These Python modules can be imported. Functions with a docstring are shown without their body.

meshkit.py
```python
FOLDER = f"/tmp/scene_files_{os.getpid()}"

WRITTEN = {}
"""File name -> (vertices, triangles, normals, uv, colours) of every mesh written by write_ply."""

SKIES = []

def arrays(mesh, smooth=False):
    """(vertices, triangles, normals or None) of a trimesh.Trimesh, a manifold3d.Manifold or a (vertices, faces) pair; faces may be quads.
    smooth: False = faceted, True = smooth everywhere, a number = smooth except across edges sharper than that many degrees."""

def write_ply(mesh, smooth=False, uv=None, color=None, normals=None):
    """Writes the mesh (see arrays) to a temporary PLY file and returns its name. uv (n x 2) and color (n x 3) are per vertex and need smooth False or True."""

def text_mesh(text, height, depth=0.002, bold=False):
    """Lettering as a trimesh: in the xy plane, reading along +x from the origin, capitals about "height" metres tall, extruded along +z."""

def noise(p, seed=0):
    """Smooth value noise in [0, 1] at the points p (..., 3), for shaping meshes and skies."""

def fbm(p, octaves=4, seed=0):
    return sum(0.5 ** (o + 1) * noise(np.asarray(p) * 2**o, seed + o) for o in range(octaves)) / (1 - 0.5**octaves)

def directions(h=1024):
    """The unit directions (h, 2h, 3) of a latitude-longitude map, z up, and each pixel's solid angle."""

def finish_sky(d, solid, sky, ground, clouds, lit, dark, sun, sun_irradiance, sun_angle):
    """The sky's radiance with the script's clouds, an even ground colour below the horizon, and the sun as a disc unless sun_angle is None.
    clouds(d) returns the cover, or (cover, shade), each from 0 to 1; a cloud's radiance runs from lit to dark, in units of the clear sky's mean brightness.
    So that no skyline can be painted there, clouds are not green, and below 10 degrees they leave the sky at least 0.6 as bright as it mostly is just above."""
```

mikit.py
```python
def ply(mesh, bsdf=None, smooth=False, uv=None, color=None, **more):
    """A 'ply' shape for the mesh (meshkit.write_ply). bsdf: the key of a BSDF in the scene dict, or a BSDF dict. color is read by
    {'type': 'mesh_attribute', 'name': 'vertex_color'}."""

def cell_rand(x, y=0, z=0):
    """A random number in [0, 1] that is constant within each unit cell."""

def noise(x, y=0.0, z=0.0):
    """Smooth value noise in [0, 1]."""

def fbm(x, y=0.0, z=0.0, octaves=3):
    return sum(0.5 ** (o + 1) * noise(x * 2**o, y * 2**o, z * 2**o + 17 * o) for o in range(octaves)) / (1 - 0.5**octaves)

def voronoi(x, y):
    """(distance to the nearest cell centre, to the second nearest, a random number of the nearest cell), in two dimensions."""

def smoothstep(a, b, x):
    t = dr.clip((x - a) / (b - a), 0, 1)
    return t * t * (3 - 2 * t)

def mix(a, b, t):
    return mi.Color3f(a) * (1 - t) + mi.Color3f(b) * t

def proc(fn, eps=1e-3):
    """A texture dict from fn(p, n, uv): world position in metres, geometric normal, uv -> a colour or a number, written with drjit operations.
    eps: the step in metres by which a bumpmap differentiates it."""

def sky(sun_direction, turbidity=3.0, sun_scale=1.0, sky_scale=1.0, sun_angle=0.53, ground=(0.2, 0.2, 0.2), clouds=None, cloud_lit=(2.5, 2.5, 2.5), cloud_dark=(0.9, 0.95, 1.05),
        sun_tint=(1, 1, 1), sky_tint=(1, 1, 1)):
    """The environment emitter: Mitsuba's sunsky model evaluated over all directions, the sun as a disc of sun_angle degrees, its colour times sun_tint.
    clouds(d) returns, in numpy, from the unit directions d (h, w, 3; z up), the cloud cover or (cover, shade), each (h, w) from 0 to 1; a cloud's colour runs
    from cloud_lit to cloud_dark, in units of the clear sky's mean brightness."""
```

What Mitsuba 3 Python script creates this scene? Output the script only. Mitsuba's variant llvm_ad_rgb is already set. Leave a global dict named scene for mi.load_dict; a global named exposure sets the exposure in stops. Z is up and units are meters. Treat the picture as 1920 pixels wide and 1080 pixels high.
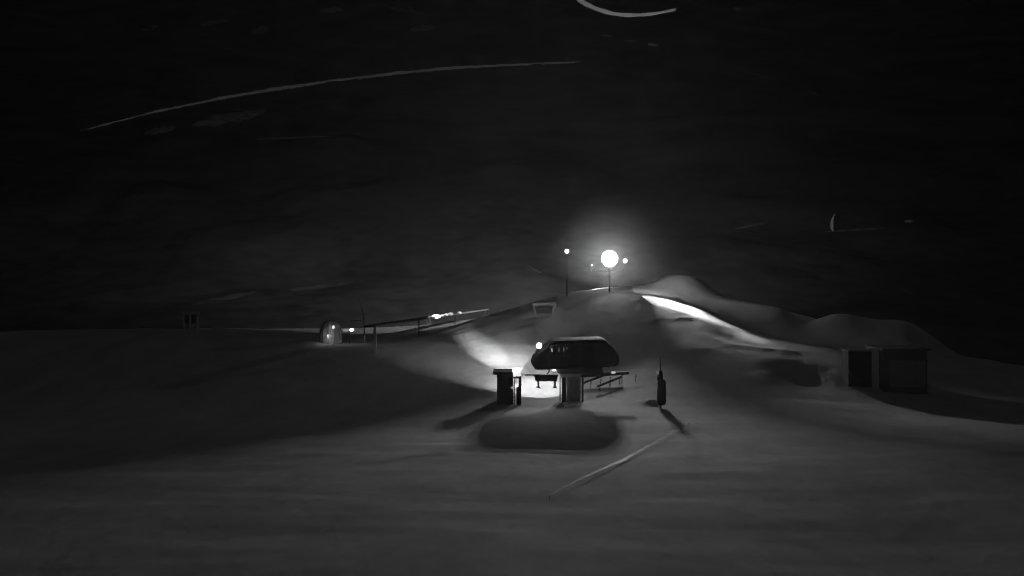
import math, random
import numpy as np, trimesh, drjit as dr, mitsuba as mi, mikit, meshkit
import manifold3d as m3
from scipy.interpolate import RBFInterpolator

T = mi.ScalarTransform4f
scene, labels = {}, {}
rng = np.random.default_rng(7)

# ---------------------------------------------------------------- camera, sky, exposure
F, CX, CY, CZ = 1663.0, 960.0, 520.0, 14.0            # focal length and horizon in pixels of the 1920 photograph, eye height in metres
scene['camera'] = {'type': 'perspective', 'fov': 60.0, 'fov_axis': 'x', 'near_clip': 0.1, 'far_clip': 4000.0,
                   'principal_point_offset_y': 20 / 1080,
                   'to_world': T().look_at(origin=[0, 0, CZ], target=[0, 10, CZ], up=[0, 0, 1]),
                   'medium': {'type': 'ref', 'id': 'air'}}
exposure = 0.0
SKY = 0.075
scene['night_sky'] = mikit.sky([0.3, 0.6, 0.4], turbidity=3, sun_scale=0.0, sky_scale=SKY, sun_angle=10, clouds=lambda d: 1.0,
                               cloud_lit=(1, 1, 1), cloud_dark=(1, 1, 1), ground=(0.3, 0.3, 0.3))
scene['night_sky']['sampling_weight'] = 4.0
scene['air'] = {'type': 'homogeneous', 'albedo': {'type': 'rgb', 'value': [0.95] * 3}, 'sigma_t': {'type': 'rgb', 'value': [0.00029] * 3},
                'phase': {'type': 'hg', 'g': 0.35}}
GLOBE_L, SPOT_MAIN, SPOT_HILL, SPOT_BANK, SPOT_STATION, SPOT_FRONT = 3.0, 8700.0, 12000.0, 6500.0, 3000.0, 30.0
WEIGHT = {**{f'mast_spot_{n_}': 1.0 for n_ in range(7)}, 'mast_left_fill': 2.0, 'hill_fill': 5.0, 'bank_spot_0': 2.0, 'bank_spot_1': 3.0, 'bank_fill': 2.0, 'slope_fill': 2.0, 'station_spot_0': 1.5, 'station_spot_1': 2.0, 'station_spot_2': 1.5, 'station_spot_3': 1.0, 'station_near_spot': 1.5, 'lower_lamp_light': 1.0, 'station_front_fill': 2.0}      # how often each lamp is sampled


def at(px, py, d):
    return np.array([(px - CX) / F * d, d, CZ - (py - CY) / F * d])


# ---------------------------------------------------------------- materials
def grey(v, rough=0.6, spec=0.3, metallic=0.0):
    return {'type': 'twosided', 'bsdf': {'type': 'principled', 'base_color': {'type': 'rgb', 'value': [v] * 3} if not isinstance(v, dict) else v,
                                         'roughness': rough, 'specular': spec, 'metallic': metallic}}


def snow_fn(p, n, uv):
    a = mikit.fbm(p.x * 0.35, p.y * 0.18, 0.0, 4)
    b = mikit.fbm(p.x * 2.1 + 9, p.y * 1.1, 3.0, 3)
    return mi.Color3f(0.62 + 0.22 * a + 0.1 * (b - 0.5))


def snow_bump(p, n, uv):
    return 0.04 * mikit.fbm(p.x * 1.6, p.y * 0.7, 1.0, 4) + 0.006 * mikit.noise(p.x * 7.0, p.y * 5.0, 0.0)


def hill_fn(p, n, uv):
    a = mikit.fbm(p.x * 0.03, p.y * 0.05, p.z * 0.08, 4)
    b = mikit.fbm(p.x * 0.25, p.y * 0.3, p.z * 0.4, 4)
    low_glow = mikit.smoothstep(60.0, 5.0, p.z + 30.0 * (a - 0.5))          # lamp glow painted into the lower slope, fading with height
    return mi.Color3f(0.016 + low_glow * (0.03 + 0.09 * b) + 0.035 * mikit.smoothstep(0.35, 0.75, a) + 0.02 * (b - 0.5))


def worn(lo, hi, s=3.0):
    def fn(p, n, uv):
        return mi.Color3f(lo + (hi - lo) * mikit.fbm(p.x * s, p.y * s, p.z * s * 0.5, 3))
    return mikit.proc(fn)


scene['snow'] = {'type': 'bumpmap', 'arbitrary': mikit.proc(snow_bump, 0.05), 'scale': 1.0,
                 'bsdf': {'type': 'twosided', 'bsdf': {'type': 'diffuse', 'reflectance': mikit.proc(snow_fn)}}}
scene['hill_ground'] = {'type': 'twosided', 'bsdf': {'type': 'diffuse', 'reflectance': mikit.proc(hill_fn)}}
scene['packed_snow'] = {'type': 'twosided', 'bsdf': {'type': 'diffuse', 'reflectance': worn(0.6, 0.9, 0.4)}}
scene['thin_snow'] = {'type': 'twosided', 'bsdf': {'type': 'diffuse', 'reflectance': worn(0.05, 0.32, 0.5)}}
scene['dark_shell'] = grey(worn(0.02, 0.045, 1.2), 0.8, 0.05)
scene['dark_metal'] = grey(worn(0.03, 0.07, 4.0), 0.75, 0.1)
scene['grey_metal'] = grey(worn(0.22, 0.36, 3.0), 0.45, 0.5)
scene['pale_paint'] = grey(worn(0.6, 0.8, 2.0), 0.5, 0.4)
scene['dark_wood'] = grey(worn(0.03, 0.08, 5.0), 0.7, 0.2)
scene['grey_wood'] = grey(worn(0.12, 0.22, 5.0), 0.7, 0.2)
scene['pad_cloth'] = grey(worn(0.02, 0.05, 3.0), 0.8, 0.2)
scene['tent_cloth'] = grey(worn(0.55, 0.75, 2.0), 0.6, 0.3)
scene['glint_film'] = {'type': 'principledthin', 'base_color': {'type': 'rgb', 'value': [0.9] * 3}, 'roughness': 0.5, 'diff_trans': 1.5, 'spec_trans': 0.85, 'eta': 1.4}
scene['window_glass'] = grey(0.02, 0.08, 0.8)


# ---------------------------------------------------------------- helpers
def numbered(name):
    if name not in scene and name not in labels and not any(k.startswith(name + '__') for k in scene):
        return name
    i = 1
    while f'{name}_{i:03d}' in scene or f'{name}_{i:03d}' in labels or any(k.startswith(f'{name}_{i:03d}__') for k in scene):
        i += 1
    return f'{name}_{i:03d}'


def obj(name, mesh, mat, parent=None, smooth=30, **more):
    key = numbered(parent + '__' + name if parent else name)
    if isinstance(mesh, list):
        mesh = trimesh.util.concatenate(mesh)
    scene[key] = mikit.ply(mesh, mat, smooth=smooth, **more)
    return key


def thing(name, label, cat, group=None):
    key = numbered(name)
    labels[key] = {'label': label, 'category': cat}
    if group:
        labels[key]['group'] = group
    return key


def struct(name, mesh, mat, label=None, kind='structure', smooth=True):
    key = obj(name, mesh, mat, smooth=smooth)
    labels[key] = {'kind': kind, 'label': label or name.replace('_', ' ')}
    return key


def glow(L):
    return {'type': 'area', 'sampling_weight': 0.02, 'radiance': {'type': 'rgb', 'value': [float(L)] * 3}}


def box(x0, x1, y0, y1, z0, z1, bevel=0.02):
    b = min(bevel, 0.4 * min(abs(x1 - x0), abs(y1 - y0), abs(z1 - z0)))
    pts = []
    for sx in (0, 1):
        for sy in (0, 1):
            for sz in (0, 1):
                c = [(x0, x1)[sx], (y0, y1)[sy], (z0, z1)[sz]]
                s = [1 - 2 * sx, 1 - 2 * sy, 1 - 2 * sz]
                for k in range(3):
                    q = [c[j] + (s[j] * b if j != k else 0) for j in range(3)]
                    pts.append(q)
    return trimesh.convex.convex_hull(np.array(pts))


def tube(points, radii, sides=10, caps=True):
    p = np.asarray(points, float)
    r = np.broadcast_to(np.asarray(radii, float), (len(p),))
    t = np.gradient(p, axis=0)
    t /= np.linalg.norm(t, axis=1, keepdims=True)
    refs = np.vstack([np.eye(3), [[0.6, 0.64, 0.48]], [[-0.6, 0.64, 0.48]]])
    ref = refs[np.argmin(np.abs(t @ refs.T).max(0))]
    a = np.cross(t, ref)
    a /= np.linalg.norm(a, axis=1, keepdims=True)
    b = np.cross(t, a)
    ang = np.arange(sides) * 2 * np.pi / sides
    v = p[:, None] + r[:, None, None] * (np.cos(ang)[None, :, None] * a[:, None] + np.sin(ang)[None, :, None] * b[:, None])
    i, j = np.meshgrid(np.arange(len(p) - 1), np.arange(sides), indexing='ij')
    q = np.stack([i * sides + j, i * sides + (j + 1) % sides, (i + 1) * sides + (j + 1) % sides, (i + 1) * sides + j], -1).reshape(-1, 4)
    f = np.vstack([q[:, [0, 2, 1]], q[:, [0, 3, 2]]])
    v = v.reshape(-1, 3)
    if caps:
        n = len(v)
        v = np.vstack([v, p[:1], p[-1:]])
        k = np.arange(sides)
        f = np.vstack([f, np.stack([np.full(sides, n), k, (k + 1) % sides], 1),
                       np.stack([np.full(sides, n + 1), (len(p) - 1) * sides + (k + 1) % sides, (len(p) - 1) * sides + k], 1)])
    m = trimesh.Trimesh(v, f, process=False)
    m.fix_normals()
    return m


def bar(p0, p1, r, sides=10):
    return tube([p0, (np.asarray(p0) + p1) / 2, p1], r, sides)


def beam(p0, p1, w, h):
    """A rectangular bar from p0 to p1, w thick across and h deep."""
    p0, p1 = np.asarray(p0, float), np.asarray(p1, float)
    L = np.linalg.norm(p1 - p0)
    m = box(-w / 2, w / 2, -h / 2, h / 2, 0, L, 0.015)
    z = (p1 - p0) / L
    x = np.cross(z, [0, 0, 1.0]) if abs(z[2]) < 0.95 else np.array([1.0, 0, 0])
    x /= np.linalg.norm(x)
    M = np.eye(4)
    M[:3, 0], M[:3, 1], M[:3, 2], M[:3, 3] = x, np.cross(z, x), z, p0
    return m.apply_transform(M)


def ball(c, r, sub=2, scale=(1, 1, 1)):
    m = trimesh.creation.icosphere(subdivisions=sub, radius=1.0)
    m.vertices = m.vertices * r * np.array(scale) + c
    return m


# ---------------------------------------------------------------- terrain
G = [(-400, 1080, 36), (0, 1080, 38.5), (480, 1080, 38), (960, 1080, 37.5), (1440, 1080, 39.5), (1920, 1080, 40.5), (2300, 1080, 37),
     (-300, 850, 72), (0, 850, 73), (480, 850, 71), (960, 870, 66.5), (1500, 850, 70), (1920, 850, 67), (2250, 850, 65),
     (0, 720, 112), (300, 735, 106), (600, 750, 101), (800, 748, 101), (935, 750, 100), (1075, 746, 101), (1240, 766, 94.5), (1450, 736, 99), (1500, 710, 104.5), (1450, 700, 104.5), (1400, 765, 94),
     (1700, 738, 101), (1900, 715, 108), (2150, 740, 98), (-300, 720, 110),
     (-300, 650, 130), (0, 648, 130), (300, 638, 132), (560, 640, 130), (700, 652, 122), (780, 630, 140), (840, 612, 158), (900, 600, 172),
     (880, 650, 125), (950, 690, 115), (1000, 722, 106), (915, 594, 140), (960, 582, 142), (1010, 566, 142), (1060, 550, 142), (1103, 545, 141), (1000, 600, 131), (1000, 640, 124), (930, 610, 133), (1150, 690, 115), (1150, 640, 123), (1150, 600, 130),
     (1080, 575, 134), (1143, 547, 140), (1143, 570, 134), (1200, 560, 133), (1270, 586, 126), (1330, 610, 121), (1380, 640, 117),
     (1200, 548, 142), (1270, 562, 137), (1340, 585, 131), (1375, 605, 127), (1450, 625, 130), (1580, 640, 128), (1725, 650, 125), (1900, 712, 122), (2000, 735, 125),
     (1300, 660, 112), (1450, 672, 109), (1600, 692, 106), (1300, 545, 148), (1380, 570, 145), (1420, 590, 142), (1500, 600, 142)]
gp = np.array([at(*g) for g in G])
extra = np.array([[-40, 10, 0.5], [40, 10, 0.5], [0, 0, 0.3], [-150, 20, 0], [150, 20, 0], [-190, 110, 2], [190, 110, -1], [-170, 150, 3], [150, 150, -4], [-110, 185, 2],
                  [60, 185, 3], [25, 185, 9], [0, 40 - 70, 0.5], [-150, -30, 0], [150, -30, 0]], float)
gp = np.vstack([gp, extra])
rbf = RBFInterpolator(gp[:, :2], gp[:, 2], kernel='thin_plate_spline', smoothing=1.5)

MOUNDS = []                       # x, y, height, radius along x, radius along y, turn


def mound(px, py, d, top, rx, ry, turn=0.0):
    c = at(px, py, d)
    MOUNDS.append((c[0], c[1], top, rx, ry, turn))


FLAT = [at(1282, 530, 152)]
mound(1460, 590, 136, 2.4, 4.0, 4.0, 0.3)
mound(1400, 585, 140, 1.6, 4.5, 4.0)
mound(1570, 600, 134, 2.6, 4.2, 4.0, 0.2)
mound(1710, 610, 132, 2.6, 5.5, 4.0, 0.2)
mound(1640, 620, 134, 1.6, 6.0, 4.0, 0.2)
mound(1020, 778, 91.5, 0.45, 9.5, 6.5)
mound(430, 640, 131, 0.35, 9.0, 3.0)
mound(200, 645, 131, 0.4, 12.0, 3.0)
mound(1270, 563, 136, 0.5, 0.9, 0.8)
mound(1222, 752, 96.5, 0.55, 0.9, 0.8)
mound(1208, 756, 97.5, 0.3, 0.6, 0.6)
mound(966, 690, 114, 0.35, 1.0, 1.0)
mound(905, 622, 138, 0.5, 4.0, 1.2)
mound(1120, 735, 104, 0.35, 3.0, 0.9)
mound(1870, 712, 108, 0.9, 5.5, 2.0)
mound(580, 637, 128, 0.35, 2.2, 1.0)

RIDGES = [(0.22, 0.7, [(1130, 592, 132.5), (1180, 597, 128.5), (1270, 592, 125.2)]), (0.2, 0.7, [(1140, 606, 129.5), (1200, 605, 126), (1290, 600, 123)]),
          (0.16, 1.0, [(1160, 668, 118.5), (1250, 662, 113.8), (1330, 655, 111.6)]), (0.2, 1.0, [(1320, 632, 117), (1360, 648, 113.5), (1420, 655, 112), (1480, 660, 111.6)]),
          (0.13, 0.45, [(706, 876, 66), (735, 870, 67), (752, 864, 68), (775, 861, 68.5), (800, 858, 69), (830, 849, 71)]),
          (0.12, 0.5, [(592, 763, 96), (612, 752, 98), (636, 757, 97)]), (0.03, 0.5, [(1690, 1005, 47), (1760, 945, 54)])]


def near_line(xy, line):
    best = np.full(len(xy), 1e9)
    for a, b in zip(line[:-1], line[1:]):
        ab = b - a
        t = np.clip(((xy - a) @ ab) / (ab @ ab), 0, 1)
        best = np.minimum(best, np.linalg.norm(xy - a - t[:, None] * ab, axis=1))
    return best


def gz(x, y):
    x, y = np.broadcast_arrays(np.asarray(x, float), np.asarray(y, float))
    sh = x.shape
    xy = np.stack([x.ravel(), y.ravel()], 1)
    q = np.stack([np.clip(xy[:, 0], -200, 200), np.clip(xy[:, 1], -40, 190)], 1)
    z = np.concatenate([rbf(c) for c in np.array_split(q, max(1, len(q) // 20000))])
    z = z - 0.35 * np.maximum(xy[:, 1] - 190, 0)
    for (cx, cy, top, rx, ry, turn) in MOUNDS:
        dx, dy = xy[:, 0] - cx, xy[:, 1] - cy
        u, v = dx * math.cos(turn) + dy * math.sin(turn), -dx * math.sin(turn) + dy * math.cos(turn)
        z = z + top * np.exp(-((u / rx) ** 2 + (v / ry) ** 2))
    for c_ in FLAT:
        z = z + 2.3 * np.exp(-(((xy[:, 0] - c_[0]) / 4.8) ** 2 + ((xy[:, 1] - c_[1]) / 5.0) ** 2) ** 1.6)
    wob = 0.5 + meshkit.fbm(np.stack([xy[:, 0] * 0.6, xy[:, 1] * 0.6, 0 * z + 2], 1), 2, 31)
    for h_, w_, line in RIDGES:
        z = z + h_ * wob * np.exp(-(near_line(xy, np.array([at(*q)[:2] for q in line])) / w_) ** 2)
    z = z + 0.45 * np.clip((xy[:, 1] - 116) / 20, 0, 1) * (meshkit.fbm(np.stack([xy[:, 0] * 0.3, xy[:, 1] * 0.3, 0 * z + 9], 1), 3, 41) - 0.5)
    p3 = np.stack([xy[:, 0] * 0.045, xy[:, 1] * 0.07, 0 * z], 1)
    amp = np.clip((xy[:, 1] - 20) / 60, 0.35, 1.0)
    z = z + amp * 0.75 * (meshkit.fbm(p3, 3, 3) - 0.5)
    p4 = np.stack([xy[:, 0] * 0.12 + 0.05 * xy[:, 1], xy[:, 1] * 0.4, 0 * z + 5], 1)
    z = z + 0.16 * (meshkit.fbm(p4, 3, 8) - 0.5)
    return z.reshape(sh)


def grid_mesh(xs, ys, fn):
    X, Y = np.meshgrid(xs, ys)
    Z = fn(X, Y)
    n, m = X.shape
    i, j = np.meshgrid(np.arange(n - 1), np.arange(m - 1), indexing='ij')
    a = i * m + j
    f = np.stack([a, a + 1, a + m + 1, a + m], -1).reshape(-1, 4)
    return trimesh.Trimesh(np.stack([X, Y, Z], -1).reshape(-1, 3), np.vstack([f[:, [0, 1, 2]], f[:, [0, 2, 3]]]), process=False)


def graded(parts):
    return np.unique(np.concatenate([np.arange(a, b, s) for a, b, s in parts]))


xs = graded([(-420, -90, 6), (-90, -40, 1.0), (-40, 60, 0.5), (60, 100, 1.0), (100, 421, 6)])
ys = graded([(-60, 30, 3), (30, 90, 0.5), (90, 150, 0.45), (150, 222, 1.5)])
struct('snow_field', grid_mesh(xs, ys, gz), 'snow', 'wide groomed snow field with soft banks, rising to a snow bank on the right')

HP = np.array([(120, -9), (165, -3), (195, 3.5), (235, 15), (300, 42), (380, 84), (500, 160), (700, 290), (950, 430), (1200, 520)], float)


def hz(x, y):
    x, y = np.broadcast_arrays(np.asarray(x, float), np.asarray(y, float))
    from_ = np.interp(y, HP[:, 0], HP[:, 1])
    lift = np.clip((y - 180) / 120, 0, 1)
    p = np.stack([x * 0.012, y * 0.014, 0 * x], -1)
    q = np.stack([x * 0.06, y * 0.07, 0 * x + 3], -1)
    return from_ + lift * (26 * (meshkit.fbm(p, 3, 21) - 0.5) + 5 * (meshkit.fbm(q, 3, 22) - 0.5)) + 0.6 * (meshkit.fbm(q * 4, 2, 5) - 0.5)


struct('hillside', grid_mesh(graded([(-900, -150, 12), (-150, 150, 3), (150, 901, 12)]), graded([(120, 420, 3), (420, 1201, 12)]), hz), 'hill_ground',
       'dark bare mountainside rising behind the snow field')


def on_hill(px, py, up=0.0):
    d = np.arange(150, 1100, 0.5)
    p = np.stack([(px - CX) / F * d, d, CZ - (py - CY) / F * d], 1)
    hit = np.nonzero(p[:, 2] < hz(p[:, 0], p[:, 1]))[0]
    q = p[hit[0]] if len(hit) else p[-1]
    return q + [0, 0, up]


def on_snow(px, py, d0=35, d1=185):
    d = np.arange(d0, d1, 0.25)
    p = np.stack([(px - CX) / F * d, d, CZ - (py - CY) / F * d], 1)
    hit = np.nonzero(p[:, 2] < gz(p[:, 0], p[:, 1]))[0]
    return p[hit[0]] if len(hit) else p[-1]


def spline(pts, n):
    pts = np.asarray(pts, float)
    from scipy.interpolate import CubicSpline
    t = np.r_[0, np.cumsum(np.linalg.norm(np.diff(pts[:, :2], axis=0), axis=1))]
    return CubicSpline(t, pts)(np.linspace(0, t[-1], n))


def bank_strip(line, width):
    """A low raised strip, standing in for a glint, that follows the hillside."""
    p = np.asarray(line)
    w = np.broadcast_to(np.asarray(width, float), (len(p),))
    rows = []
    for k in range(len(p)):
        x, y = p[k, :2]
        for off, up in ((-0.7, -0.6), (-0.35, 0.0), (0.1, 0.95), (0.5, 0.9), (1.4, -0.6)):
            yy = y + off * w[k]
            rows.append([x, yy, float(hz(x, yy)) + up * w[k]])
    m, n = 5, len(p)
    i, j = np.meshgrid(np.arange(n - 1), np.arange(m - 1), indexing='ij')
    a = i * m + j
    f = np.stack([a, a + m, a + m + 1, a + 1], -1).reshape(-1, 4)
    return trimesh.Trimesh(np.array(rows), np.vstack([f[:, [0, 1, 2]], f[:, [0, 2, 3]]]), process=False)


arc_px = spline([(150, 247), (300, 210), (430, 184), (640, 152), (800, 134), (960, 123), (1060, 118), (1090, 117)], 120)
arc_line = np.array([on_hill(*q) for q in arc_px])
s = np.linspace(0, 1, len(arc_line))
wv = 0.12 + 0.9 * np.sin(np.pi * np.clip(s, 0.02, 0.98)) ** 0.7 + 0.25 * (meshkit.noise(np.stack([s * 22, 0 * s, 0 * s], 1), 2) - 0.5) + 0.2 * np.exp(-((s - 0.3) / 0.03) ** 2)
struct('glint_arc', bank_strip(arc_line, wv), 'packed_snow', 'made-up long pale snow strip on the dark mountainside, standing in for a glint arc')  # made-up snow strip that imitates a pale glint arc
arc_line2 = np.array([on_hill(*q) for q in spline([(1370, 128), (1410, 138), (1450, 150), (1500, 166), (1535, 178)], 30)])
struct('glint_arc_faint', bank_strip(arc_line2, 0.22), 'thin_snow', 'made-up faint strip on the right of the mountainside, tail of the glint arc')  # fainter tail of the made-up arc


def patch(px, py, wx, wy, slope, mat):
    n, m = 14, 5
    v = []
    for i in range(n):
        t = i / (n - 1) * 2 - 1
        h = max(0.05, math.sqrt(max(0, 1 - t * t))) * (0.6 + 0.8 * rng.random())
        for j in range(m):
            s_ = (j / (m - 1) * 2 - 1) * h
            v.append(on_hill(px + t * wx, py - slope * t * wx + s_ * wy, 0.35))
    i, j = np.meshgrid(np.arange(n - 1), np.arange(m - 1), indexing='ij')
    a = i * m + j
    f = np.stack([a, a + 1, a + m + 1, a + m], -1).reshape(-1, 4)
    struct('snow_patch', trimesh.Trimesh(np.array(v), np.vstack([f[:, [0, 1, 2]], f[:, [0, 2, 3]]]), process=False), mat, 'thin streak of old snow on the dark mountainside')


for a in [(285, 53, 22, 4, 0.12, 'thin_snow'), (402, 43, 28, 4, 0.15, 'thin_snow'), (488, 58, 18, 8, 0.2, 'thin_snow'), (548, 78, 18, 3, 0.15, 'thin_snow'), (428, 93, 10, 1.5, 0.1, 'thin_snow'),
          (1137, 68, 12, 2, -0.1, 'thin_snow'), (1182, 78, 12, 2, -0.1, 'thin_snow'), (1224, 85, 10, 2, -0.1, 'packed_snow'), (1382, 18, 8, 3, -0.1, 'thin_snow'), (430, 222, 70, 10, 0.2, 'thin_snow'),
          (300, 246, 30, 6, 0.2, 'thin_snow'), (550, 260, 75, 1.5, 0.04, 'thin_snow'), (420, 562, 60, 4, 0.2, 'thin_snow'), (600, 540, 60, 4, 0.12, 'thin_snow'),
          (1410, 425, 34, 2, 0.2, 'thin_snow'), (1605, 433, 60, 1.5, 0.06, 'thin_snow'), (1704, 417, 9, 2, 0.0, 'packed_snow'), (1690, 545, 20, 5, -0.4, 'thin_snow'),
          (770, 20, 40, 6, -0.1, 'thin_snow'), (790, 55, 25, 5, 0.1, 'thin_snow'), (620, 20, 22, 5, 0.1, 'thin_snow')]:
    patch(*a)

# ---------------------------------------------------------------- the floodlight mast on the snow bank
c = LAMP = at(1143, 485, 140)
base = float(gz(c[0], c[1] + 0.0))
t = thing('floodlight_mast', 'tall mast on the snow bank carrying the biggest, glaring white lamp', 'floodlight')
obj('pole', tube([[c[0], c[1], base - 0.5], [c[0], c[1], (base + c[2]) / 2], [c[0], c[1], c[2] - 1.25]], [0.13, 0.11, 0.09], 12), 'dark_metal', t)
obj('crossarm', beam([c[0] - 2.75, c[1], c[2] - 1.95], [c[0] + 2.55, c[1], c[2] - 1.95], 0.1, 0.12), 'dark_metal', t)
obj('globe', ball(c, 1.35, 3), 'pale_paint', t, smooth=True, emitter=glow(GLOBE_L))
rl = at(1172, 489, 139.6)
ll = at(1110, 497, 139.6)
for q, r, L in ((rl, 0.33, 14), (ll, 0.17, 4.0)):
    obj('stem', bar([q[0], c[1], c[2] - 1.95], [q[0], c[1], q[2] - r * 0.6], 0.05), 'dark_metal', t)
    obj('side_lamp', ball(q, r, 2), 'pale_paint', t, smooth=True, emitter=glow(L))
tgt = np.array([4.0, 55, 7.0])
for n_ in range(7):                                    # the wide lamp head: seven beams side by side, so that shadow edges are soft
    off = 0.0 if n_ == 0 else 1.5
    o_ = [c[0] + off * math.cos(n_ * math.pi / 3), c[1] - 2.1, c[2] + 0.5 + off * math.sin(n_ * math.pi / 3)]
    scene[f'mast_spot_{n_}'] = {'type': 'spot', 'to_world': T().look_at(origin=o_, target=tgt.tolist(), up=[0, 0, 1]), 'intensity': {'type': 'rgb', 'value': [SPOT_MAIN / 7] * 3},
                                'beam_width': 3.0, 'cutoff_angle': 25.5}
scene['mast_left_fill'] = {'type': 'spot', 'to_world': T().look_at(origin=[c[0] - 1.6, c[1] - 1.6, c[2] + 0.4], target=[-60, 72, 5], up=[0, 0, 1]), 'intensity': {'type': 'rgb', 'value': [380.0] * 3},
                           'beam_width': 5.0, 'cutoff_angle': 40.0}  # added fill beam, brightens the dim left snow
scene['mast_slope_fill'] = {'type': 'spot', 'to_world': T().look_at(origin=[c[0], c[1] - 1.2, c[2] - 1.5], target=at(1165, 625, 125).tolist(), up=[0, 0, 1]), 'intensity': {'type': 'rgb', 'value': [75.0] * 3},
                            'beam_width': 4.0, 'cutoff_angle': 42.0}  # added fill for the slope below the mast
scene['hill_fill'] = {'type': 'spot', 'to_world': T().look_at(origin=[c[0], c[1] + 2.1, c[2] + 0.3], target=[c[0] - 25, c[1] + 100, c[2] + 48], up=[0, 0, 1]), 'intensity': {'type': 'rgb', 'value': [SPOT_HILL] * 3},
                      'beam_width': 36.0, 'cutoff_angle': 66.0}  # added back-facing fill for hillside and haze, without a lamp head
for n_, (px, py, cut, share) in enumerate([(1230, 559, 12.0, 0.7), (1274, 574, 9.2, 2.3)]):     # the right side lamp shines down along the bank
    aim = on_snow(px, py, 118, 150)
    scene[f'bank_spot_{n_}'] = {'type': 'spot', 'to_world': T().look_at(origin=[rl[0] + 0.3, rl[1] - 0.6, rl[2]], target=aim.tolist(), up=[0, 0, 1]), 'intensity': {'type': 'rgb', 'value': [SPOT_BANK * share] * 3},
                                'beam_width': 0.35 * cut, 'cutoff_angle': cut}
scene['bank_fill'] = {'type': 'spot', 'to_world': T().look_at(origin=[rl[0] + 0.5, rl[1], rl[2]], target=[rl[0] + 30, rl[1] + 9, rl[2] - 5], up=[0, 0, 1]), 'intensity': {'type': 'rgb', 'value': [230.0] * 3},
                       'beam_width': 10.0, 'cutoff_angle': 62.0}  # weak fill added for the hump and piles at right
scene['slope_fill'] = {'type': 'spot', 'to_world': T().look_at(origin=[rl[0] + 0.5, rl[1] - 0.4, rl[2]], target=at(1570, 735, 100).tolist(), up=[0, 0, 1]), 'intensity': {'type': 'rgb', 'value': [2300.0] * 3},
                       'beam_width': 1.0, 'cutoff_angle': 19.0}  # fill beam added for the dark hollow at right

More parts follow.
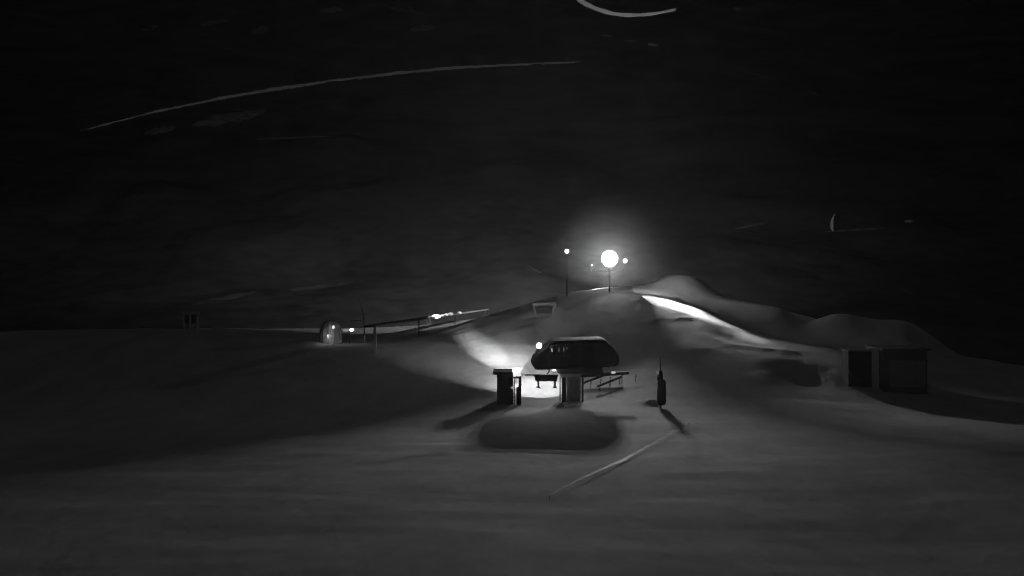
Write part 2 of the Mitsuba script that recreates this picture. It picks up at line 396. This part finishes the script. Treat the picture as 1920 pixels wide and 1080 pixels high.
q = at(1063, 471, 139)
t = thing('lamp_post', 'slim lamp post with a small round white light, left of the glaring floodlight', 'lamp post')
obj('pole', tube([[q[0], q[1], float(gz(q[0], q[1])) - 0.5], [q[0], q[1], q[2] - 2], [q[0], q[1], q[2] - 0.3]], [0.1, 0.08, 0.06], 10), 'dark_metal', t)
obj('lamp', ball(q, 0.34, 2), 'pale_paint', t, smooth=True, emitter=glow(7))

# ---------------------------------------------------------------- the chairlift station
S = 100.0                          # its distance
k = S / F
t = thing('chairlift_station', 'big dark chairlift station with rounded housing on a column, lit lamp at its left end', 'chairlift station')


def prof(pts, y):
    return np.array([[(px - CX) / F * S, y, CZ - (py - CY) / F * S] for px, py in pts])


def inset(pts, dpx):
    P = np.array(pts, float)
    cc = P.mean(0)
    return cc + (P - cc) * (1 - dpx / np.array([80, 30]))


shell = [(996, 680), (999, 668), (1006, 658), (1016, 650), (1026, 642), (1036, 637), (1050, 635.5), (1090, 634), (1126, 633), (1134, 636), (1144, 645), (1152, 655), (1157, 665), (1158, 674), (1156, 681), (1150, 684),
         (1120, 687), (1060, 689), (1012, 690.5), (1003, 690)]
hull = np.vstack([prof(inset(shell, 5), 97.3), prof(inset(shell, 1.5), 97.7), prof(shell, 98.3), prof(shell, 102.2), prof(inset(shell, 1.5), 102.8), prof(inset(shell, 5), 103.2)])
obj('housing', trimesh.convex.convex_hull(hull), 'dark_shell', t, smooth=40)
# seams and the window band of the housing
for px in (1029, 1056, 1084, 1112, 1136):
    obj('seam', box((px - .7 - CX) * k, (px + .7 - CX) * k, 97.25, 97.36, at(0, 687, S)[2], at(0, 641, S)[2], 0.005), 'dark_metal', t)
for a, b in ((1031, 1039), (1041, 1054), (1058, 1070), (1072, 1082), (1086, 1098), (1100, 1110)):
    w = obj('window', box((a - CX) * k, (b - CX) * k, 97.22, 97.4, at(0, 662, S)[2], at(0, 644, S)[2], 0.02), 'window_glass', t)
    for yy in (663, 643):
        obj('frame_bar', box((a - .8 - CX) * k, (b + .8 - CX) * k, 97.2, 97.38, at(0, yy + .6, S)[2], at(0, yy - .6, S)[2], 0.01), 'dark_metal', w)
obj('glint_tube', tube([at(1035, 660, 97.1), at(1035, 656, 97.1), at(1034, 652.5, 97.1)], [0.09, 0.11, 0.06], 8), 'pale_paint', t, smooth=True, emitter=glow(0.16))  # glowing strips in place of reflections in the window panes
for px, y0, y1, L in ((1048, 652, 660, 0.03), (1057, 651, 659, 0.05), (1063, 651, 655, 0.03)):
    obj('glint_tube', tube([at(px, y1, 97.1), at(px, (y0 + y1) / 2, 97.1), at(px, y0, 97.1)], [0.05, 0.08, 0.05], 8), 'pale_paint', t, smooth=True, emitter=glow(L))
obj('skirt', box((1044 - CX) * k, (1128 - CX) * k, 98.6, 102, at(0, 698, S)[2], at(0, 688, S)[2] + 0.05, 0.1), 'dark_metal', t)
obj('soffit', box((1050 - CX) * k, (1112 - CX) * k, 98.8, 101.8, at(0, 705, S)[2], at(0, 698, S)[2] - 0.004, 0.1), 'grey_metal', t)
gy = float(gz((1075 - CX) * k, 100)) - 0.3
obj('column', box((1062 - CX) * k, (1088 - CX) * k, 99.2, 101, gy, at(0, 705, S)[2], 0.06), 'grey_metal', t)
obj('door', box((1067 - CX) * k, (1084 - CX) * k, 99.1, 99.24, gy + 0.3, at(0, 710, S)[2], 0.03), 'grey_wood', t)
for px, w in ((1056.5, 3.6), (1091.5, 1.5)):
    obj('post', box((px - w - CX) * k, (px + w - CX) * k, 99, 99.6, gy, at(0, 706 if px < 1080 else 704, S)[2], 0.04), 'dark_metal', t)
obj('post', box((1049 - CX) * k, (1051 - CX) * k, 99.6, 99.9, gy, at(0, 701, S)[2], 0.02), 'grey_metal', t)
# boarding arm on the right with its strut
obj('arm', beam(at(1089, 705, 99), at(1179, 699, 99), 0.5, 0.34), 'dark_metal', t)
obj('strut', beam(at(1091, 719, 99), at(1132, 704, 99), 0.22, 0.22), 'dark_metal', t)
obj('arm_lamp', ball(at(1150, 698.5, 98.6), 0.17, 2, (1.5, 1, 0.9)), 'pale_paint', t, smooth=True, emitter=glow(0.45))
lamp = at(1011, 648, 97.2)
obj('lamp_bracket', bar(lamp, at(1022, 658, 98.6), 0.06), 'dark_metal', t)
obj('lamp', ball(lamp, 0.31, 2), 'pale_paint', t, smooth=True, emitter=glow(8))
obj('lower_lamp', ball(at(1038.5, 693.5, 98.4), 0.16, 2), 'pale_paint', t, smooth=True, emitter=glow(2))
obj('marker_lamp', ball(at(1151.5, 652, 98.4), 0.1, 2), 'pale_paint', t, smooth=True, emitter=glow(0.1))
for n_, (dx, dz, share, beam_, cut) in enumerate([(-5.7, -0.7, 1.0, 1.0, 4.2), (-5.3, -2.5, 1.2, 3.0, 6.5), (-3.4, -2.8, 0.5, 1.0, 11.0), (-2.6, -5.4, 0.4, 3.0, 9.0)]):
    scene[f'station_spot_{n_}'] = {'type': 'spot', 'to_world': T().look_at(origin=[lamp[0] - 0.1, lamp[1] + 0.5, lamp[2] - 0.1], target=(lamp + [dx, 20, dz]).tolist(), up=[0, 0, 1]),
                                   'intensity': {'type': 'rgb', 'value': [SPOT_STATION * share] * 3}, 'beam_width': beam_, 'cutoff_angle': cut}
scene['station_slope_fill'] = {'type': 'spot', 'to_world': T().look_at(origin=[lamp[0] - 0.1, lamp[1] + 0.4, lamp[2] + 0.25], target=at(1010, 575, 127).tolist(), up=[0, 0, 1]),
                               'intensity': {'type': 'rgb', 'value': [230.0] * 3}, 'beam_width': 4.0, 'cutoff_angle': 24.0}  # added fill that lifts the slope and the banner frame
low_ = at(1038.5, 694, 98.9)
scene['station_near_spot'] = {'type': 'spot', 'to_world': T().look_at(origin=low_.tolist(), target=at(1000, 718, 106).tolist(), up=[0, 0, 1]),
                              'intensity': {'type': 'rgb', 'value': [1300.0] * 3}, 'beam_width': 14.0, 'cutoff_angle': 38.0}
scene['lower_lamp_light'] = {'type': 'point', 'position': at(1038.5, 693.5, 97.9).tolist(), 'intensity': {'type': 'rgb', 'value': [1.8] * 3}}
scene['station_front_fill'] = {'type': 'spot', 'to_world': T().look_at(origin=[lamp[0] - 0.2, lamp[1] - 0.5, lamp[2]], target=[4.0, 84.0, 0.0], up=[0, 0, 1]),
                               'intensity': {'type': 'rgb', 'value': [SPOT_FRONT] * 3}, 'beam_width': 10.0, 'cutoff_angle': 60.0}  # fill added to soften the shadow before the station

# the chair hanging under the left end
t = thing('lift_chair', 'dark chairlift chair hanging under the left end of the station, against lit snow', 'chairlift chair')
D = 97.9
obj('hanger', tube([at(1027, 688, D), at(1030, 695, D), at(1026, 701, D)], 0.07), 'dark_metal', t)
obj('backrest', trimesh.convex.convex_hull(np.vstack([at(x, y, d) for d in (D, D + 0.12) for x, y in ((1001, 702), (1047, 702.5), (1044, 713), (1004, 713.5))])), 'pad_cloth', t)
obj('seat', trimesh.convex.convex_hull(np.vstack([at(x, y, d) for (d, s_) in ((D - 0.55, 0.6), (D, 0)) for x, y in ((1004, 712 + s_), (1044, 712 + s_), (1044, 714.5 + s_), (1004, 714.5 + s_))])), 'pad_cloth', t)
obj('safety_bar', bar(at(984, 703, D - .3), at(1047, 703.5, D - .3), 0.055), 'dark_metal', t)
for px in (1009, 1040):
    rod = obj('footrest_rod', bar(at(px, 714, D - .5), at(px + 1, 726, D - .7), 0.09), 'dark_metal', t)
    obj('footrest', bar(at(px - 3, 726, D - .7), at(px + 4, 726.5, D - .7), 0.08), 'dark_metal', rod)

# ---------------------------------------------------------------- the operator hut on the left
t = thing('operator_hut', 'dark wooden operator hut with flat roof, left of the chairlift station', 'hut')
H = 98.0
kh = H / F
b = float(gz((955 - CX) * kh, H)) - 0.3
zt = at(0, 702, H)[2]
x0, x1 = (932 - CX) * kh, (962 - CX) * kh
obj('wall', box(x0, x1, H, H + 2.6, b, zt, 0.03), 'dark_wood', t)
obj('roof', box(x0 - 0.45, x1 - 0.1, H - 0.4, H + 3.0, zt + 0.004, zt + 0.3, 0.04), 'dark_wood', t)
for i in range(6):
    xa = x0 + 0.06 + i * (x1 - x0 - 0.1) / 6
    obj('wall_board', box(xa, xa + (x1 - x0 - 0.1) / 6 - 0.03, H - 0.04, H + 0.01, b, zt - 0.08, 0.01), 'dark_wood', t)
obj('porch_beam', box(x1 - 0.1, (977 - CX) * kh, H - 0.2, H + 0.1, at(0, 709, H)[2], at(0, 706, H)[2], 0.02), 'dark_metal', t)
for px, w in ((964.2, 1.0), (975, 2.2)):
    obj('porch_post', box((px - w - CX) * kh, (px + w - CX) * kh, H - 0.2, H + 0.05, b, at(0, 709, H)[2] - 0.003, 0.02), 'dark_metal', t)
obj('window', box((953 - CX) * kh, (960 - CX) * kh, H - 0.07, H - 0.03, at(0, 722, H)[2], at(0, 708, H)[2], 0.01), 'window_glass', t)
obj('railing', box((968 - CX) * kh, (973 - CX) * kh, H - 0.1, H, b, at(0, 726, H)[2], 0.02), 'dark_metal', t)
obj('porch_glint', ball(at(968, 714.5, H + 0.3), 0.16, 2, (0.9, 0.9, 2.0)), 'pale_paint', t, smooth=True, emitter=glow(0.35))  # glowing blob in place of a reflection in the hut
obj('hut_glint', ball(at(960, 727, H - 0.15), 0.14, 2), 'pale_paint', t, smooth=True, emitter=glow(0.22))  # second glowing blob for a reflection, not a lamp
for px in (915, 943.5):
    q = at(px, 747, H - 0.5)
    q[2] = float(gz(q[0], q[1])) + 0.12
    tt = thing('marker_stake', 'tiny pale marker on the snow at the foot of the hut, ' + ('farther from it' if px < 930 else 'close beside it'), 'marker')
    obj('stake', bar([q[0], q[1], q[2] - 0.4], [q[0], q[1], q[2]], 0.04, 8), 'dark_metal', tt)
    obj('cap', ball(q, 0.1, 2), 'pale_paint', tt, smooth=True)

# ---------------------------------------------------------------- padded post
P = 94.5
kp = P / F
t = thing('padded_post', 'dark padded post with thin mast on top, standing alone on snow with a long shadow', 'post')
cx = (1238.5 - CX) * kp
b = float(gz(cx, P))
zz = [b + 0.25, at(0, 716, P)[2], at(0, 711, P)[2]]
obj('lower_pad', tube([[cx + .12, P, b + 0.35], [cx + .12, P, b + .6], [cx + .12, P, at(0, 735, P)[2]], [cx + .14, P, at(0, 715, P)[2]], [cx + .14, P, at(0, 712, P)[2]]], [0.36, 0.47, 0.49, 0.42, 0.3], 20), 'pad_cloth', t, smooth=50)
obj('upper_pad', tube([[cx - .05, P, at(0, 713, P)[2]], [cx - .05, P, at(0, 708, P)[2]], [cx, P, at(0, 699, P)[2]], [cx, P, at(0, 695, P)[2]]], [0.34, 0.32, 0.25, 0.12], 18), 'pad_cloth', t, smooth=50)
obj('mast', tube([[cx, P, at(0, 697, P)[2]], [cx - .02, P, at(0, 684, P)[2]], [cx - .04, P, at(0, 671, P)[2]]], [0.05, 0.04, 0.025], 8), 'dark_metal', t)
obj('top_glint', ball(at(1233.5, 699, P - 0.1), 0.13, 2, (1, 1, 1.8)), 'pale_paint', t, smooth=True, emitter=glow(0.1))  # no lamp: a glowing bead for the glint on the post top
obj('foot', bar([cx, P, b - 0.4], [cx, P, b + 0.5], 0.14), 'grey_metal', t)
for i, z in enumerate((0.9, 1.9, 2.6)):
    obj('strap', tube([[cx + .12, P, b + z], [cx + .12, P, b + z + .04], [cx + .12, P, b + z + .08]], 0.495, 20), 'dark_metal', t)

# ---------------------------------------------------------------- queue fence beside the station
for i, (px, top, d) in enumerate([(1108, 712, 104), (1126, 712, 104.5), (1144, 708, 105), (1166, 704, 105.5), (1192, 702, 106)]):
    q = at(px, top, d)
    g = float(gz(q[0], q[1]))
    tt = thing('fence_stake', 'thin dark stake of the fence line right of the station, ' + ('nearest the column', 'second from the column', 'third from the column', 'fourth from the column', 'farthest from the column')[i],
               'fence stake', 'stakes right of the chairlift station')
    obj('rod', tube([[q[0], d, g - 0.4], [q[0], d, (g + q[2]) / 2], [q[0] + .03, d, q[2]]], 0.045, 8), 'dark_metal', tt)
    obj('top_clip', ball([q[0] + .03, d, q[2]], 0.075, 1), 'dark_metal', tt)
q0, q1 = at(1120, 733, 103), at(1166, 722, 106)
t = thing('sledge_rack', 'low dark slanted barrier lying on the snow right of the station', 'barrier')
g0, g1 = float(gz(q0[0], q0[1])), float(gz(q1[0], q1[1]))
obj('rail', [beam([q0[0], q0[1], g0 + .6], [q1[0], q1[1], g1 + .8], 0.1, 0.25)], 'dark_metal', t)
for u in (0.1, 0.5, 0.9):
    e = q0 * (1 - u) + q1 * u
    obj('leg', bar([e[0], e[1], float(gz(e[0], e[1])) - 0.2], [e[0], e[1], g0 + .6 + u * (g1 - g0 + .2)], 0.05, 8), 'dark_metal', t)

# ---------------------------------------------------------------- banner frame on the slope
t = thing('banner_frame', 'small white frame with slanting legs on the slope behind the station', 'frame')
D = float(on_snow(1020, 591, 110, 150)[1]) - 0.15
e = lambda x, y: at(x, y, D)
obj('top_bar', beam(e(997, 571.5), e(1043, 569.5), 0.3, 0.42), 'pale_paint', t)
for xa, xb in ((1001, 1005), (1040, 1036)):
    obj('leg', beam(e(xa, 573), [e(xb, 590)[0], D, min(e(xb, 590)[2], float(gz(e(xb, 590)[0], D)) - .1)], 0.26, 0.28), 'pale_paint', t)
obj('panel', box(e(1006, 0)[0], e(1035, 0)[0], D + .1, D + .16, e(0, 588)[2], e(0, 577)[2], 0.01), 'grey_wood', t)

# ---------------------------------------------------------------- long conveyor shelter on the left
t = thing('conveyor_shelter', 'long low open shelter with a thin pale roof edge and a bright lamp halfway along', 'shelter')
A, B = at(703, 612, 120), at(916, 580, 184)
u = (B - A) / np.linalg.norm(B - A)
wdir = np.array([-u[1], u[0], 0])
wdir /= np.linalg.norm(wdir)
zb = [float(gz(A[0], A[1])) - .4, float(gz(B[0], B[1])) - .4]


def quad_prism(a, b, za0, za1, zb0, zb1, depth):
    pts = []
    for p, lo, hi in ((a, za0, za1), (b, zb0, zb1)):
        for off in (0, depth):
            for z in (lo, hi):
                pts.append([p[0] + wdir[0] * off, p[1] + wdir[1] * off, z])
    return trimesh.convex.convex_hull(np.array(pts))


for u_ in (0.3, 0.62, 0.97):
    e_ = A + (B - A) * u_
    obj('post', beam([e_[0] + wdir[0] * .2, e_[1] + wdir[1] * .2, float(gz(e_[0], e_[1])) - .5], [e_[0] + wdir[0] * .2, e_[1] + wdir[1] * .2, e_[2] - .1], 0.14, 0.14), 'dark_wood', t)
obj('roof', quad_prism(A + wdir * .06, B + wdir * .06, A[2] - .1, A[2] + .12, B[2] - .1, B[2] + .12, 1.6), 'dark_wood', t)
obj('roof_edge', beam(A, B, 0.1, 0.24), 'grey_wood', t)
obj('corner_post', beam([A[0], A[1] - .02, zb[0]], [A[0], A[1] - .02, A[2]], 0.4, 0.3), 'pale_paint', t)
lamps = [(818, 593.3, 0.62, 3.0), (829.5, 591.3, 0.24, 0.75), (837, 590, 0.3, 0.75), (845, 588.7, 0.36, 0.4), (862, 586.3, 0.3, 0.22), (805.5, 594, 0.2, 0.2)]
for px, py, r, L in lamps:
    f = (px - 703) / (916 - 703)
    d = 1 / ((1 - f) / 120 + f / 184)
    q = at(px, py, d - 0.25)
    obj('lamp', ball(q, r, 2, (1.25, 0.45, 0.55 if r > .5 else 0.8)), 'pale_paint', t, smooth=True, emitter=glow(L))
f = (803 - 703) / 213
d = 1 / ((1 - f) / 120 + f / 184) - 0.3
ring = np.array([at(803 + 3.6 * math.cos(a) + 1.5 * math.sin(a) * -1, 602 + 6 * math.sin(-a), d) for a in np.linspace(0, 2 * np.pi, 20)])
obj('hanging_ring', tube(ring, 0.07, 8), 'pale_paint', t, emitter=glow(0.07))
mid = at(818, 593, 148)
scene['shelter_light'] = {'type': 'point', 'position': [mid[0] + .2, mid[1] - 1.6, mid[2] - 0.2], 'intensity': {'type': 'rgb', 'value': [0.6] * 3}}

# ---------------------------------------------------------------- dome tent and its lights
D = 129.0
kd = D / F
t = thing('dome_tent', 'pale round-topped ribbed dome tent lit up on the dark snow edge at left', 'tent')
cx = (620 - CX) * kd
b = float(gz(cx, D)) - 0.15
zt = at(0, 600, D)[2]
hgt, rad = zt - b, 20.5 * kd
seg = 24
prof_ = [(1.0, 0.0), (1.0, 0.4), (0.97, 0.58), (0.86, 0.76), (0.66, 0.9), (0.35, 0.98), (0.0, 1.0)]
for i in range(12):
    a0, a1 = i * math.pi / 6, (i + 1) * math.pi / 6
    v = []
    for r, h in prof_:
        for a, s_ in ((a0, 1.0), ((a0 + a1) / 2, 0.95), (a1, 1.0)):
            v.append([cx + rad * r * s_ * math.cos(a), D + rad * r * s_ * math.sin(a), b + hgt * h])
    n, m = len(prof_), 3
    ii, jj = np.meshgrid(np.arange(n - 1), np.arange(m - 1), indexing='ij')
    a_ = ii * m + jj
    fq = np.stack([a_, a_ + 1, a_ + m + 1, a_ + m], -1).reshape(-1, 4)
    obj('cloth_panel', trimesh.Trimesh(np.array(v), np.vstack([fq[:, [0, 1, 2]], fq[:, [0, 2, 3]]]), process=False), 'tent_cloth', t, smooth=True)
    obj('rib', tube([[cx + rad * (r * 1.01 + .005) * math.cos(a0), D + rad * (r * 1.01 + .005) * math.sin(a0), b + hgt * h + .02] for r, h in prof_], 0.03, 6), 'grey_metal', t)
obj('lamp', ball(at(625, 613.5, D - rad - .1), 0.2, 2, (0.9, .7, 1.4)), 'pale_paint', t, smooth=True, emitter=glow(0.75))
obj('lower_lamp', ball(at(615, 630.5, D - rad - .1), 0.2, 2, (0.9, .7, 1.6)), 'pale_paint', t, smooth=True, emitter=glow(0.5))
p615 = at(615, 631, D - rad - .45)
scene['tent_light'] = {'type': 'point', 'position': p615.tolist(), 'intensity': {'type': 'rgb', 'value': [0.35] * 3}}
p625 = at(625, 613, D - rad - .6)
scene['tent_light_top'] = {'type': 'point', 'position': p625.tolist(), 'intensity': {'type': 'rgb', 'value': [0.35] * 3}}
p600 = at(607, 634, D - rad - 0.8)
scene['tent_light_low'] = {'type': 'point', 'position': p600.tolist(), 'intensity': {'type': 'rgb', 'value': [0.1] * 3}}

t = thing('light_bar', 'short row of three lamps on a low stand, right of the dome tent', 'lamp')
q = at(655, 619, 127)
g = float(gz(q[0], q[1]))
obj('stand', bar([q[0], q[1], g - .3], [q[0], q[1], q[2]], 0.06), 'dark_metal', t)
obj('bar', beam(at(643, 620, 127.2), at(664, 618.5, 127.2), 0.1, 0.1), 'dark_metal', t)
for px, r, L in ((659.5, 0.27, 4.0), (651, 0.17, 0.22), (645.5, 0.2, 0.2)):
    obj('lamp', ball(at(px, 619.3 if px < 655 else 618.5, 127), r, 2, (1.2, .8, .85)), 'pale_paint', t, smooth=True, emitter=glow(L))
t = thing('leaning_pole', 'thin faint leaning pole with a crosspiece, above the lamps right of the tent', 'pole')
q0 = at(684, 640, 133)
q0[2] = float(gz(q0[0], q0[1])) - .3
obj('shaft', tube([q0, at(682, 595, 133), at(680, 582, 133), at(676, 562, 133)], [0.1, 0.12, 0.12, 0.07], 8), 'grey_metal', t)
obj('crosspiece', beam(at(658, 602, 133), at(682, 600.5, 133), 0.1, 0.14), 'grey_metal', t)

# ---------------------------------------------------------------- far left gate
D = 134.0
t = thing('gate_frame', 'faint pale gate of three posts under one beam at the far left snow edge', 'gate')
obj('beam', beam(at(342, 587, D), at(374, 587.5, D), 0.25, 0.42), 'pale_paint', t)
for px, y1, w in ((345, 640, 0.34), (356.5, 640, 0.34), (370, 640, 0.36)):
    q = at(px, 588, D)
    obj('post', beam([q[0], D, float(gz(q[0], D)) - .4], [q[0], D, q[2] - .16], 0.22, w), 'pale_paint', t)
obj('board', box((344 - CX) * D / F, (369 - CX) * D / F, D + .2, D + .3, at(0, 607, D)[2], at(0, 590, D)[2], .01), 'grey_wood', t)

# ---------------------------------------------------------------- shed on the right
D = 101.0
ks = D / F
t = thing('right_shed', 'dark box-shaped shed with a paler front panel, at the right edge of the snow', 'shed')
x0, x1 = (1656 - CX) * ks, (1739 - CX) * ks
b, zt = float(gz((1700 - CX) * ks, D)) - .4, at(0, 657, D)[2]
obj('wall', box(x0, x1, D, D + 4.5, b, zt, 0.03), 'grey_wood', t)
obj('roof', box(x0 - .25, x1 + .3, D - .35, D + 4.8, zt + .004, zt + .22, 0.03), 'grey_wood', t)
obj('door', box((1669 - CX) * ks, (1735 - CX) * ks, D - .08, D + .02, at(0, 726, D)[2], at(0, 676, D)[2], .02), 'grey_metal', t)
for i in range(1, 6):
    z = at(0, 676, D)[2] + (at(0, 726, D)[2] - at(0, 676, D)[2]) * i / 6
    obj('door_rib', box((1669.5 - CX) * ks, (1734.5 - CX) * ks, D - .11, D - .07, z - .025, z + .025, .008), 'grey_metal', t)
t = thing('side_cabinet', 'dark cabinet with one pale lit corner post, left of the box-shaped shed', 'cabinet')
x0, x1 = (1597 - CX) * ks, (1651 - CX) * ks
b2 = float(gz((1625 - CX) * ks, D + 1)) - .5
obj('body', box(x0, x1, D + 1, D + 3, b2, at(0, 661, D)[2], .03), 'dark_wood', t)
obj('lid', box(x0 - .1, x1 + .15, D + .85, D + 3.1, at(0, 661, D)[2] + .004, at(0, 658, D)[2], .03), 'grey_wood', t)
obj('corner_post', box((1641 - CX) * ks, (1653.5 - CX) * ks, D + .75, D + .99, b2, at(0, 657, D)[2], .02), 'pale_paint', t)
obj('post_cap', box((1633 - CX) * ks, (1654.5 - CX) * ks, D + .7, D + .99, at(0, 657, D)[2] + .004, at(0, 653.5, D)[2], .02), 'pale_paint', t)
obj('handle', bar(at(1592, 696, D), at(1598, 704, D), .12), 'grey_wood', t)

# ---------------------------------------------------------------- added pennants and tape standing in for glints, snow-plastered post on the hill
pts = np.array([on_snow(px, py) for px, py in spline([(1030, 938), (1100, 900), (1170, 866), (1230, 834), (1292, 799)], 50)])
pts[:, 2] = gz(pts[:, 0], pts[:, 1]) + 0.05
s = np.linspace(0, 1, 50)


def ribbon(p, w, up):
    p, w = np.asarray(p), np.broadcast_to(np.asarray(w, float), (len(p),))
    v = np.stack([p - up * w[:, None] / 2, p, p + up * w[:, None] / 2], 1).reshape(-1, 3)
    i, j = np.meshgrid(np.arange(len(p) - 1), np.arange(2), indexing='ij')
    a = i * 3 + j
    f = np.stack([a, a + 1, a + 4, a + 3], -1).reshape(-1, 4)
    return trimesh.Trimesh(v, np.vstack([f[:, [0, 1, 2]], f[:, [0, 2, 3]]]), process=False)


t = thing('glint_pennants', 'added line of small pale pennants standing in for a glint across the open snow before the padded post', 'flag line')  # made-up pennants, see-through so that backlight draws a glint line
obj('rope', tube(pts + [0, 0, 0.22], 0.008, 6), 'dark_metal', t)
hw = 0.02 + 0.06 * np.sin(np.pi * s) ** 2 + 0.15 * np.exp(-((s - .52) / .05) ** 2)
for n_ in range(49):
    q = (pts[n_] + pts[n_ + 1]) / 2 + [0, 0, 0.215]
    w_, h_ = abs(pts[n_ + 1][0] - pts[n_][0]) * 0.5 + 0.02, float(hw[n_] * (0.85 + 0.3 * rng.random()))
    a_ = rng.uniform(-0.25, 0.25)
    v = np.array([[-w_, -w_ * a_, 0], [w_, w_ * a_, 0], [w_ * .8, 0.04 * a_, -h_], [-w_ * .8, -0.05 * a_, -h_]]) + q
    obj('pennant', trimesh.Trimesh(v, [[0, 1, 2], [0, 2, 3]], process=False), 'glint_film', t, smooth=False)
for q in (pts[0], pts[-1]):
    obj('peg', bar([q[0], q[1], q[2] - 0.3], [q[0], q[1], q[2] + 0.25], 0.02, 6), 'dark_metal', t)
arc = spline([(1040, -70), (1062, -28), (1088, 1), (1115, 15), (1150, 25.5), (1190, 28.5), (1230, 25), (1266, 17.5)], 60)
cp = np.array([at(px, py, 30.0) for px, py in arc])
s = np.linspace(0, 1, 60)
t = thing('glint_tape', 'added pale curl of plastic tape standing in for a glint at the top of the view', 'tape')  # made-up strip that imitates a bright overhead glint
tang = np.gradient(cp, axis=0)
tang /= np.linalg.norm(tang, axis=1, keepdims=True)
obj('strip', ribbon(cp, 0.16 - 0.09 * s ** 2 + 0.012 * np.sin(s * 40), np.cross(tang, [0, 1.0, 0])), 'glint_film', t, smooth=True)
obj('end_knot', ball(cp[-1], 0.04, 2), 'glint_film', t)
e = on_hill(1562, 440)
D = e[1]
t = thing('snowy_post', 'snow covered leaning post standing on the dark hillside at right', 'post')
obj('snow_crust', tube([at(1562, 434, D), at(1560, 428, D), at(1559.5, 418, D), at(1562, 408, D), at(1566, 400, D)], [0.2, 0.42, 0.46, 0.26, 0.06], 12), 'packed_snow', t, smooth=60)
obj('pole', tube([at(1563, 446, D), at(1562, 434, D), at(1562, 430, D)], 0.14, 8), 'dark_metal', t)

# ---------------------------------------------------------------- haze
scene['haze'] = {'type': 'cube', 'to_world': T().translate([0, 570, 264]).scale([930, 650, 284]), 'bsdf': {'type': 'null'}, 'interior': {'type': 'ref', 'id': 'air'}}
scene['bloom_air'] = {'type': 'homogeneous', 'albedo': {'type': 'rgb', 'value': [0.055] * 3}, 'sigma_t': {'type': 'rgb', 'value': [0.02] * 3}, 'phase': {'type': 'hg', 'g': 0.6}}
m = trimesh.creation.icosphere(subdivisions=4)
m.vertices = m.vertices * (0.86 + 0.3 * meshkit.fbm(m.vertices * 1.3 + 7, 2, 4))[:, None] * np.where(m.vertices[:, 2:] > 0, [[14.0, 22.0, 12.0]], [[14.0, 22.0, 4.5]]) + LAMP + [0, -9, 0]
scene['lamp_bloom'] = mikit.ply(m, {'type': 'null'}, smooth=True, interior={'type': 'ref', 'id': 'bloom_air'}, exterior={'type': 'ref', 'id': 'air'})  # added volume that shapes the bloom round the big lamp
labels['lamp_bloom'] = {'kind': 'stuff', 'label': 'added volume that makes a glow round the biggest lamp'}
labels['haze'] = {'kind': 'stuff', 'label': 'thin night haze over the snow field and the mountainside'}

for key, d in scene.items():
    if d.get('type') in ('spot', 'point'):
        d['sampling_weight'] = WEIGHT.get(key, 0.6)
